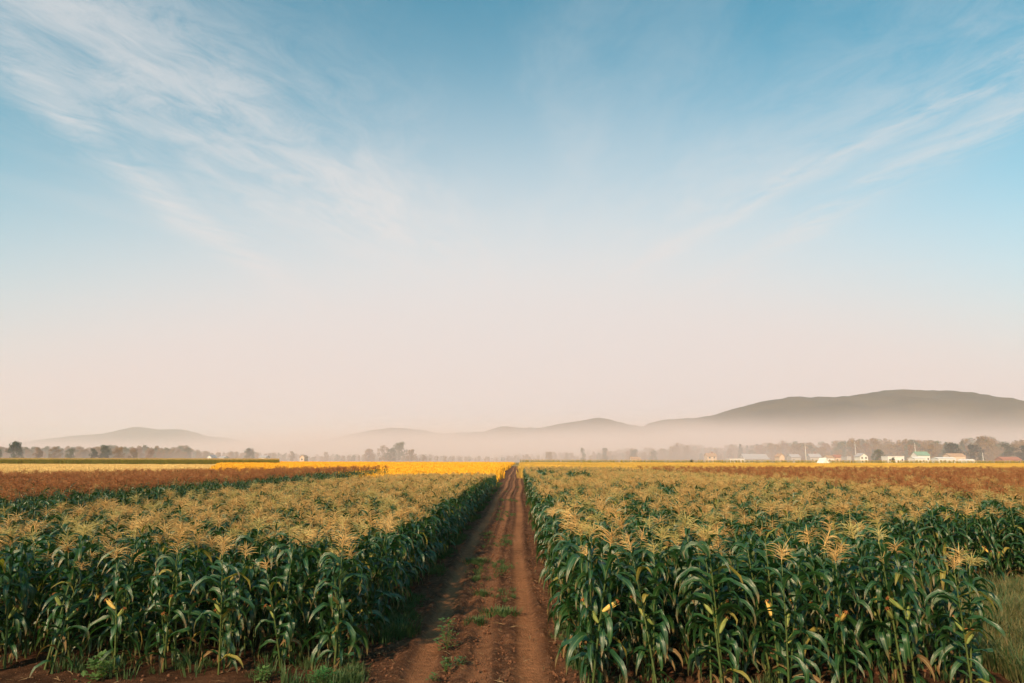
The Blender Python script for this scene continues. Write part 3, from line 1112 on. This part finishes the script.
tree(16, 470, 14.5, 'wide', 'dark', 'large rounded dark green tree at the left edge of the far tree line', 0, wide=.95)
tree(-3, 480, 9.5, 'round', 'green', 'lower green tree cut by the left picture edge')
tree(38, 490, 10, 'round', 'brown', 'brown tree just right of the large dark left tree', 1)
tree(54, 500, 11, 'wide', 'brown', 'wide brown tree, second right of the large dark left tree', 1)
tree(70, 490, 10, 'round', 'green', 'olive green tree left of the paired dark crowns', 2)
tree(93, 480, 9.5, 'round', 'dark', 'left crown of the paired dark trees in the left tree line', 1)
tree(104, 485, 13, 'round', 'dark', 'taller crown of the paired dark trees in the left tree line', 2)
tree(118, 490, 10.5, 'wide', 'brown', 'brown tree right of the paired dark crowns', 2)
tree(133, 500, 9.5, 'round', 'brown', 'low brown tree toward the misty middle of the left line', 0)
tree(150, 520, 9.5, 'wide', 'rust', 'rusty hazed tree where the left line starts fading into mist', 1)
tree(249, 520, 11, 'round', 'dark', 'lone round dark tree standing between the small white houses', 0)
tree(292, 560, 8.5, 'round', 'brown', 'small hazed tree right of the last left house', 1)
tree(326, 600, 9, 'round', 'brown', 'small hazed brown tree left of the central clump', 2)
tree(369, 590, 11.5, 'wide', 'rust', 'rusty leftmost tree of the central clump', 0)
tree(384, 600, 14.5, 'wide', 'brown', 'brown second tree of the central clump', 1)
tree(399, 610, 18.0, 'wide', 'green', 'tallest tree of the central clump fading into mist', 2, wide=.95)
tree(391, 580, 11.5, 'wide', 'dark', 'low dark tree in front of the central clump', 0)
tree(411, 590, 11, 'wide', 'brown', 'small brown rightmost tree of the central clump', 2)
tree(549, 560, 9, 'round', 'brown', 'small dim tree right of the track vanishing point', 0)
tree(583, 560, 12, 'tall', 'green', 'narrow tree standing right of the small dim one', 1)
tree(605, 560, 13, 'tall', 'dark', 'narrow dark tree between the vanishing point and the small peach shed', 2)
tree(634, 560, 11, 'round', 'dark', 'dark tree behind the small peach shed', 0)
tree(653, 560, 10, 'wide', 'green', 'green tree right of the small peach shed', 1)
tree(878, 470, 10, 'wide', 'green', 'rounded green tree between the white gabled house and white building', 0)
tree(893, 430, 4.2, 'round', 'dark', 'small dark shrub in front of the white building', 1)
tree(691, 330, 2.6, 'wide', 'dark', 'small dark bush alone in the field near the orange house', 1, 'bush')
tree(954, 500, 15.5, 'wide', 'teal', 'left of the two big dark evergreens behind the right hand houses', 0, 'evergreen_tree', .95)
tree(974, 505, 14.5, 'wide', 'teal', 'right one of the two big dark evergreens behind the houses', 2, 'evergreen_tree', .95)
tree(1008, 540, 17, 'round', 'dark', 'dark green tree near the right edge of the tree line', 1)
tree(1024, 520, 15, 'round', 'teal', 'dark evergreen cut by the right picture edge', 2, 'evergreen_tree')
tree(932, 540, 16, 'tall', 'brown', 'tall narrow brown tree above the green roofed building', 0)
tree(912, 550, 15, 'tall', 'rust', 'tall rusty tree left of the green roofed building', 1)

# the wood behind, one mass
wk = []
for i, (k, v, c) in enumerate([('round', 0, 'brown'), ('round', 1, 'brown'), ('tall', 2, 'rust'), ('wide', 1, 'green'), ('round', 2, 'green'), ('tall', 0, 'brown'), ('conifer', 0, 'dark')]):
    td, cd = TD[k][v]
    m_ = MB(); m_.addm(td, Matrix(), 0); m_.addm(cd, Matrix(), 1)
    wk.append(bpy.data.objects.new('wood_%d' % i, m_.build('wood_%d' % i, [M_BARK, MF[c]])))
WH = [(-60, 12), (0, 12), (100, 12.5), (160, 12), (230, 8), (300, 6), (420, 5.5), (500, 5), (560, 8), (640, 12), (720, 15), (800, 17), (900, 19), (1090, 20)]
wp = []
for _ in range(2200):
    px = random.uniform(-50, 1080); Y = random.uniform(590, 800)
    hh = np.interp(px, [a for a, b in WH], [b for a, b in WH]) * (.5 + .65 * random.random() ** 1.5) * (1 + .25 * mn.noise((px * .03, 0, 1))) * Y / 620
    if 700 < px and random.random() < .0: continue
    wp.append((at_dist(px, Y), Y, -.1, 0, 0, random.uniform(0, 6.28), hh, random.choice([0, 0, 1, 1, 2, 3, 4, 5, 6] if px > 500 else [0, 1, 2, 3, 5])))
tag(instancer('distant_wood', wp, wk), 'hazy brown wood lining the far side of the valley', 'wood', None, 'stuff')

# ------------------------------------------------------------------ village
M_WHITE = simple_mat('white_wall', (.72, .70, .66), (.82, .80, .76), 1.5, .7, .1, .01, .2)
M_PEACH = simple_mat('peach_wall', (.62, .46, .34), (.72, .56, .43), 1.5, .8, .1, .01, .2)
M_GREYW = simple_mat('grey_wall', (.42, .40, .40), (.52, .50, .50), 1.5, .8, .1, .01, .2)
M_REDW = simple_mat('red_wall', (.32, .12, .08), (.42, .18, .11), 1.5, .8, .1, .01, .2)
M_RGREY = simple_mat('grey_roof', (.36, .34, .35), (.48, .46, .47), 2, .6, .2, .02, .3)
M_RGREEN = simple_mat('green_roof', (.16, .30, .22), (.22, .38, .28), 2, .6, .2, .02, .3)
M_RTAN = simple_mat('tan_roof', (.42, .26, .16), (.52, .34, .22), 2, .7, .2, .02, .2)
M_RDARK = simple_mat('dark_roof', (.10, .09, .09), (.17, .15, .15), 2, .7, .2, .02, .2)
M_RRED = simple_mat('red_roof', (.32, .12, .08), (.42, .17, .11), 2, .7, .2, .02, .2)
M_GLASS = simple_mat('window_glass', (.03, .035, .045), (.06, .07, .08), 2, .15, 0, .01, .6)
M_DOOR = simple_mat('door_paint', (.12, .08, .06), (.18, .12, .09), 4, .6, .1, .01, .3)
M_TRIM = simple_mat('trim_paint', (.70, .68, .64), (.80, .78, .74), 4, .6, .1, .01, .3)


def house(px, Y, wpx, hw, roof_h, label, wall=M_WHITE, roof=M_RGREY, gable_front=False, depth=8, floors=1, nwin=3, rz=0.0, name='house', cat='house', chimney=False, door=True):
    W = wpx / F * Y
    t = thing(name, label, cat, (at_dist(px, Y), Y, -.1), rz, 'buildings of the far village')
    m_ = MB()
    x0, x1, y0, y1 = -W / 2, W / 2, 0, depth
    m_.box(x0, x1, y0, y1, 0, hw)
    ov = .35
    if roof_h > 0:
        if gable_front:
            m_.add([(x0, y0, hw), (x1, y0, hw), (0, y0, hw + roof_h), (x0, y1, hw), (x1, y1, hw), (0, y1, hw + roof_h)], [(0, 1, 2), (3, 5, 4)])
        else:
            m_.add([(x0, y0, hw), (x0, y1, hw), (x0, (y0 + y1) / 2, hw + roof_h), (x1, y0, hw), (x1, y1, hw), (x1, (y0 + y1) / 2, hw + roof_h)], [(0, 2, 1), (3, 4, 5)])
    obj('wall', m_.build('wall', wall), t)
    r = MB(); th = .18
    if roof_h > 0:
        if gable_front:
            for s in (-1, 1):
                ex = s * (W / 2 + ov); ez = hw - roof_h * ov / (W / 2)
                r.add([(ex, y0 - ov, ez), (0, y0 - ov, hw + roof_h), (0, y1 + ov, hw + roof_h), (ex, y1 + ov, ez),
                       (ex, y0 - ov, ez + th), (0, y0 - ov, hw + roof_h + th), (0, y1 + ov, hw + roof_h + th), (ex, y1 + ov, ez + th)],
                      [(0, 1, 2, 3), (4, 7, 6, 5), (0, 4, 5, 1), (3, 2, 6, 7), (0, 3, 7, 4)])
        else:
            ym = (y0 + y1) / 2
            for s in (-1, 1):
                ey = ym + s * (depth / 2 + ov); ez = hw - roof_h * ov / (depth / 2)
                r.add([(x0 - ov, ey, ez), (x1 + ov, ey, ez), (x1 + ov, ym, hw + roof_h), (x0 - ov, ym, hw + roof_h),
                       (x0 - ov, ey, ez + th), (x1 + ov, ey, ez + th), (x1 + ov, ym, hw + roof_h + th), (x0 - ov, ym, hw + roof_h + th)],
                      [(0, 3, 2, 1), (4, 5, 6, 7), (0, 1, 5, 4), (0, 4, 7, 3), (1, 2, 6, 5)])
    else:
        r.box(x0 - .15, x1 + .15, y0 - .15, y1 + .15, hw + .003, hw + .35)
    ro = obj('roof', r.build('roof', roof), t)
    if chimney:
        c = MB(); c.box(W * .2, W * .2 + .7, depth * .6, depth * .6 + .7, hw, hw + roof_h + 1.0)
        obj('chimney', c.build('chimney', M_RRED), ro)
    for fl in range(floors):
        zc_ = (hw / floors) * (fl + .55)
        for i in range(nwin):
            xc = x0 + W * (i + .5) / nwin
            if door and fl == 0 and i == nwin // 2:
                d = MB(); d.box(xc - .5, xc + .5, -.06, .0, .12, 2.15)
                obj('door', d.build('door', M_DOOR), t); continue
            fr = MB(); fr.box(xc - .62, xc + .62, -.07, 0, zc_ - .65, zc_ + .65)
            wo = obj('window', fr.build('window', M_TRIM), t)
            pn = MB(); pn.box(xc - .5, xc + .5, -.10, -.07, zc_ - .53, zc_ + .53)
            obj('pane', pn.build('pane', M_GLASS), wo)
    return t


house(209, 450, 4.5, 3.0, 1.5, 'small white gabled house, leftmost of the two beside the olive strip', gable_front=True, nwin=1, door=False)
house(221, 455, 5.5, 2.8, .9, 'small low white house right of the leftmost white one', nwin=2, door=False)
house(262, 455, 6.5, 3.0, 1.2, 'white house just right of the lone round tree', nwin=2, door=False)
house(302, 455, 4.5, 3.4, 1.2, 'pale misty house at the left end of the golden field', M_PEACH, M_RTAN, gable_front=True, nwin=1, door=False)
house(636, 470, 9, 2.6, 1.3, 'small peach shed standing alone right of centre', M_PEACH, M_RTAN, nwin=2, name='shed', cat='shed')
house(712, 470, 9, 4.6, 1.8, 'peach house with tan roof, leftmost of the right hand village', M_PEACH, M_RTAN, nwin=2, floors=2, chimney=True)
house(737, 470, 15, 2.6, 0, 'long low flat white building left of the grey roofed barn', M_WHITE, M_TRIM, nwin=4, name='low_building', cat='building')
house(757, 475, 24, 2.6, 3.4, 'wide barn with long pale grey roof', M_GREYW, M_RGREY, nwin=5, depth=14, name='barn', cat='barn')
house(782, 460, 5, 4.5, 1.6, 'narrow peach white house right of the wide grey barn', M_PEACH, M_RTAN, gable_front=True, nwin=1)
house(796, 480, 9, 4.0, 2.0, 'grey house between narrow peach house and lilac grey house', M_GREYW, M_RGREY, nwin=2)
house(816, 475, 11, 4.0, 2.2, 'lilac grey house with pale roof left of the pink houses', M_GREYW, M_RGREY, nwin=3, chimney=True)
house(831, 465, 6, 3.6, 1.4, 'small pale house with a tan roof beside the lilac grey house', M_WHITE, M_RTAN, nwin=2)
house(839, 480, 7, 4.0, 1.6, 'brick pink house with red roof behind small pale house', M_PEACH, M_RRED, nwin=2)
house(849, 470, 4.5, 4.4, .0, 'small grey flat box building left of the white gabled house', M_GREYW, M_RGREY, nwin=1, name='box_building', cat='building')
house(864, 450, 7.5, 4.6, 1.9, 'bright white gabled two storey house', M_WHITE, M_RGREY, gable_front=True, nwin=2, floors=2)
house(896, 450, 16, 4.4, .0, 'large white flat roofed building behind the small dark shrub', M_WHITE, M_TRIM, nwin=4, name='white_building', cat='building')
house(920, 440, 10, 3.2, 1.0, 'white low house in front of the green roofed building', M_WHITE, M_TRIM, nwin=3)
house(924, 470, 12, 5.4, 2.4, 'taller white building with pale green roof', M_WHITE, M_RGREEN, nwin=3, name='green_roofed_building', cat='building')
house(947, 440, 17, 3.2, .8, 'long low white house right of the green roofed building', M_WHITE, M_TRIM, nwin=4)
house(958, 470, 15, 5.0, 1.6, 'house with broad tan roof behind the long low white one', M_PEACH, M_RTAN, nwin=3)
house(1012, 470, 18, 2.6, 1.8, 'low red roofed house near the right picture edge', M_REDW, M_RRED, nwin=4)

# white tunnel tent at the village edge, small white heap in the field
def arch(px, Y, wpx, h, depth, label, name, cat):
    W = wpx / F * Y; t = thing(name, label, cat, (at_dist(px, Y), Y, -.1))
    n = 12; v = []; f = []
    for yy in (0, depth):
        for i in range(n + 1):
            a = math.pi * i / n
            v.append((-math.cos(a) * W / 2, yy, math.sin(a) ** .8 * h))
    for i in range(n):
        f.append((i, i + 1, n + 2 + i, n + 1 + i))
    f.append(tuple(range(n, -1, -1))); f.append(tuple(range(n + 1, 2 * n + 2)))
    obj('cover', mesh('cover', v, f, M_WHITE), t)
    d = MB(); d.box(-.8, .8, -.08, -.01, .05, h * .6); obj('door', d.build('door', M_GREYW), t)
    for yy in np.linspace(0.4, depth - .4, 4):
        m_ = MB()
        m_.tube([(-math.cos(math.pi * i / n) * (W / 2 + .04), yy, math.sin(math.pi * i / n) ** .8 * (h + .05)) for i in range(n + 1)], [.05] * (n + 1), 4)
        obj('hoop', m_.build('hoop', M_GREYW), t)


arch(972, 445, 8, 3.0, 12, 'white arched tunnel tent right of the long white house', 'tunnel_tent', 'tent')


def gable_tent(px, Y, W, h, label):
    t = thing('tent', label, 'tent', (at_dist(px, Y), Y, -.1), .2)
    m_ = MB()
    n = 10
    v = []
    for yy, k in ((0, 1), (1.2, .97), (3.4, .97), (4.6, 1)):
        for i in range(n + 1):
            s = i / n * 2 - 1
            z = h * (1 - abs(s)) ** .75 * (.92 + .08 * math.cos(s * 9)) + (.0)
            v.append((s * W / 2 * k, yy, z))
    f = []
    for j in range(3):
        for i in range(n):
            a = j * (n + 1) + i; f.append((a, a + 1, a + n + 2, a + n + 1))
    f.append(tuple(range(n, -1, -1))); f.append(tuple(range(3 * (n + 1), 4 * (n + 1))))
    obj('cover', mesh('cover', v, f, M_WHITE), t)
    p = MB(); p.tube([(0, -.02, 0), (0, -.02, h * .97)], [.05, .05], 5); obj('pole', p.build('pole', M_GREYW), t)


gable_tent(826, 300, 4.2, 3.3, 'small white peaked tent standing out in the field before the village')


def utility_pole(px, Y, h, label):
    t = thing('utility_pole', label, 'utility pole', (at_dist(px, Y), Y, -.1), 0, 'poles in the village')
    m_ = MB(); m_.tube([(0, 0, 0), (0, 0, h * .5), (0, 0, h)], [.22, .18, .13], 7); obj('mast', m_.build('mast', M_TRIM), t)
    m_ = MB(); m_.box(-1.1, 1.1, -.2, -.08, h - 1.0, h - .8); ca = obj('crossarm', m_.build('crossarm', M_BARK), t)
    for x in (-.9, 0, .9):
        i_ = MB(); i_.tube([(x, -.14, h - .8), (x, -.14, h - .55)], [.07, .04], 6); obj('insulator', i_.build('insulator', M_GREYW), ca)


utility_pole(856, 480, 14.5, 'tall pale utility pole beside the white gabled house')
utility_pole(806, 470, 13, 'pale utility pole left of the lilac grey house')
utility_pole(916, 480, 14, 'utility pole rising above the green roofed building')
utility_pole(983, 450, 7, 'short white pole right of the tunnel tent')


# ------------------------------------------------------------------ hills
def hill_mat(name, c1, c2):
    def fn(g):
        P = pos(g)
        a = g.noise(P, .004, 5, .6); b = g.noise(P, .03, 5, .7)
        col = g.mix(g.step(a, .35, .65), c1, c2)
        col = g.mix(g.m('MULTIPLY', g.step(b, .45, .65), .5), col, (.07, .06, .03))
        return princ(g, col, .9, bump(g, b, .8, 12), .1)
    return material(name, fn)


MH = hill_mat('wooded_hill', (.040, .040, .026), (.085, .068, .038))


def hills(name, prof, D, depth, label, seed):
    """ridge with its crest at distance D: prof is (px, py) of the crest as seen from the track"""
    pxs = [a for a, b in prof]; pys = [b for a, b in prof]
    N, Mv = 260, 30
    v = []
    for j in range(Mv + 1):
        q = j / Mv * 2 - 1                       # -1 front foot, 0 crest, 1 back foot
        for i in range(N + 1):
            px = pxs[0] + (pxs[-1] - pxs[0]) * i / N
            t = np.interp(px, pxs, pys)
            # smooth the profile
            t = sum(np.interp(px + d, pxs, pys) for d in (-5, -2.5, 0, 2.5, 5)) / 5
            hgt = max(0, (458.3 - t)) / F * D
            wv = 1 + .25 * mn.noise((px * .012, seed, q * 1.5))
            Yd = D + q * depth * wv
            x = at_dist(px, D) * (1 + q * .02)
            prof_ = (1 - min(1, abs(q)) ** 1.7)
            rough_ = mn.fractal((x * .0022, Yd * .0022, seed), 1.0, 2.0, 5) * hgt * .26 * min(1, abs(q) * 3) * (1 - abs(q))
            tiny = mn.noise((x * .02, Yd * .02, seed)) * 7 * (1 - abs(q))
            rough_ = -abs(rough_) * .8
            v.append((x, Yd, hgt * prof_ + rough_ + tiny - 2 * abs(q)-.3))
    f = []
    for j in range(Mv):
        for i in range(N):
            a = j * (N + 1) + i; f.append((a, a + 1, a + N + 2, a + N + 1))
    o = obj(name, mesh(name, v, f, MH, None, True))
    tag(o, label, None, None, 'structure')


hills('hills', [(560, 458), (620, 440), (652, 422.5), (664, 419.5), (690, 418.5), (712, 416), (735, 409), (765, 401.5), (797, 396.5), (839, 397.5), (860, 395), (885, 391), (907, 389), (930, 389.8), (950, 391.8), (980, 397.5), (1012, 404.5), (1040, 407), (1080, 412), (1160, 430), (1300, 445), (1450, 458)], 3600, 1100, 'long rounded hill rising on the right', 1)
hills('hills', [(380, 458), (430, 440), (480, 433), (503, 426), (518, 428), (542, 428), (562, 423.5), (585, 420.5), (597, 417.5), (610, 420), (637, 426), (680, 431), (760, 440), (850, 458)], 4600, 900, 'lower peaked ridge in the middle distance left of the long hill', 2)
hills('hills', [(220, 458), (300, 444), (345, 436), (375, 430), (392, 428), (420, 430), (440, 434), (480, 432), (520, 436), (600, 446), (700, 458)], 5800, 900, 'faint low ridge above the central trees', 3)
hills('hills', [(-60, 458), (10, 447), (45, 440), (75, 436.5), (100, 435), (118, 431), (132, 427.5), (142, 428.5), (155, 430.5), (178, 430), (190, 432.5), (205, 437), (230, 439), (260, 447), (300, 458)], 9800, 1100, 'faint blue far hills on the left', 4)


# ------------------------------------------------------------------ mist and haze
def volume_mat(name, dens, col, aniso=0.0):
    m_ = bpy.data.materials.new(name); m_.use_nodes = True
    n_ = m_.node_tree; n_.nodes.clear()
    p = n_.nodes.new('ShaderNodeVolumePrincipled')
    p.inputs['Color'].default_value = (*col, 1)
    p.inputs['Density'].default_value = dens
    p.inputs['Anisotropy'].default_value = aniso
    o = n_.nodes.new('ShaderNodeOutputMaterial')
    n_.links.new(p.outputs[0], o.inputs['Volume'])
    return m_


def mist_fn(g, nt_):
    P = pos_sep = g.n('ShaderNodeNewGeometry').outputs['Position']
    sp = g.n('ShaderNodeSeparateXYZ'); g.nt.links.new(P, sp.inputs[0])
    X, Y, Z = sp.outputs
    ang = g.m('DIVIDE', X, Y)
    big = g.noise(g.comb(g.m('MULTIPLY', X, .0011), g.m('MULTIPLY', Y, .0008), 2.0), 1.0, 3, .5)
    wisp = g.noise(g.comb(g.m('MULTIPLY', X, .0035), g.m('MULTIPLY', Y, .0022), g.m('MULTIPLY', Z, .012)), 1.0, 4, .6)
    # scale height of the layer: lower at the left and near the fields
    hs = g.m('MULTIPLY', g.step(ang, -.62, .15, 17, 37), g.step(Y, 400, 1300, .35, 1.0))
    hs = g.m('MULTIPLY', hs, g.m('ADD', .45, g.m('MULTIPLY', big, 1.1)))
    q = g.m('DIVIDE', Z, hs)
    d = g.m('EXPONENT', g.m('MULTIPLY', g.m('MULTIPLY', q, q), -.5))
    d = g.m('MULTIPLY', d, g.step(wisp, .30, .68, .30, 1.7))
    d = g.m('MULTIPLY', d, g.step(Y, 400, 700, .6, 1.0))
    ca = g.m('DIVIDE', ang, .42)
    d = g.m('MULTIPLY', d, g.m('ADD', 1.0, g.m('MULTIPLY', g.m('EXPONENT', g.m('MULTIPLY', g.m('MULTIPLY', ca, ca), -1.0)), g.step(Y, 500, 1300, 1.3, -.25))))
    return g.m('MULTIPLY', d, MIST)


MIST = .0036
mm = bpy.data.materials.new('mist'); mm.use_nodes = True
mm.node_tree.nodes.clear()
g = NG(mm.node_tree)
pv = g.n('ShaderNodeVolumePrincipled')
pv.inputs['Color'].default_value = (1.0, .872, .893, 1)
g.put(pv.inputs['Density'], mist_fn(g, None))
mo = g.n('ShaderNodeOutputMaterial'); mm.node_tree.links.new(pv.outputs[0], mo.inputs['Volume'])
mm.cycles.volume_step_rate = .12
mb_ = MB(); mb_.box(-3300, 3900, 400, 3300, -.5, 200)
tag(obj('mist', mb_.build('mist', mm)), 'pale rosy mist bank lying along the foot of the hills', 'mist', None, 'stuff')

hz = MB()
hz.box(-13000, 13000, -2000, 13000, -1.2, 440)
ho = obj('haze', hz.build('haze', volume_mat('haze', 1.12e-4, (1.0, .92, .95))))
tag(ho, 'thin warm morning haze filling the valley', 'haze', None, 'stuff')
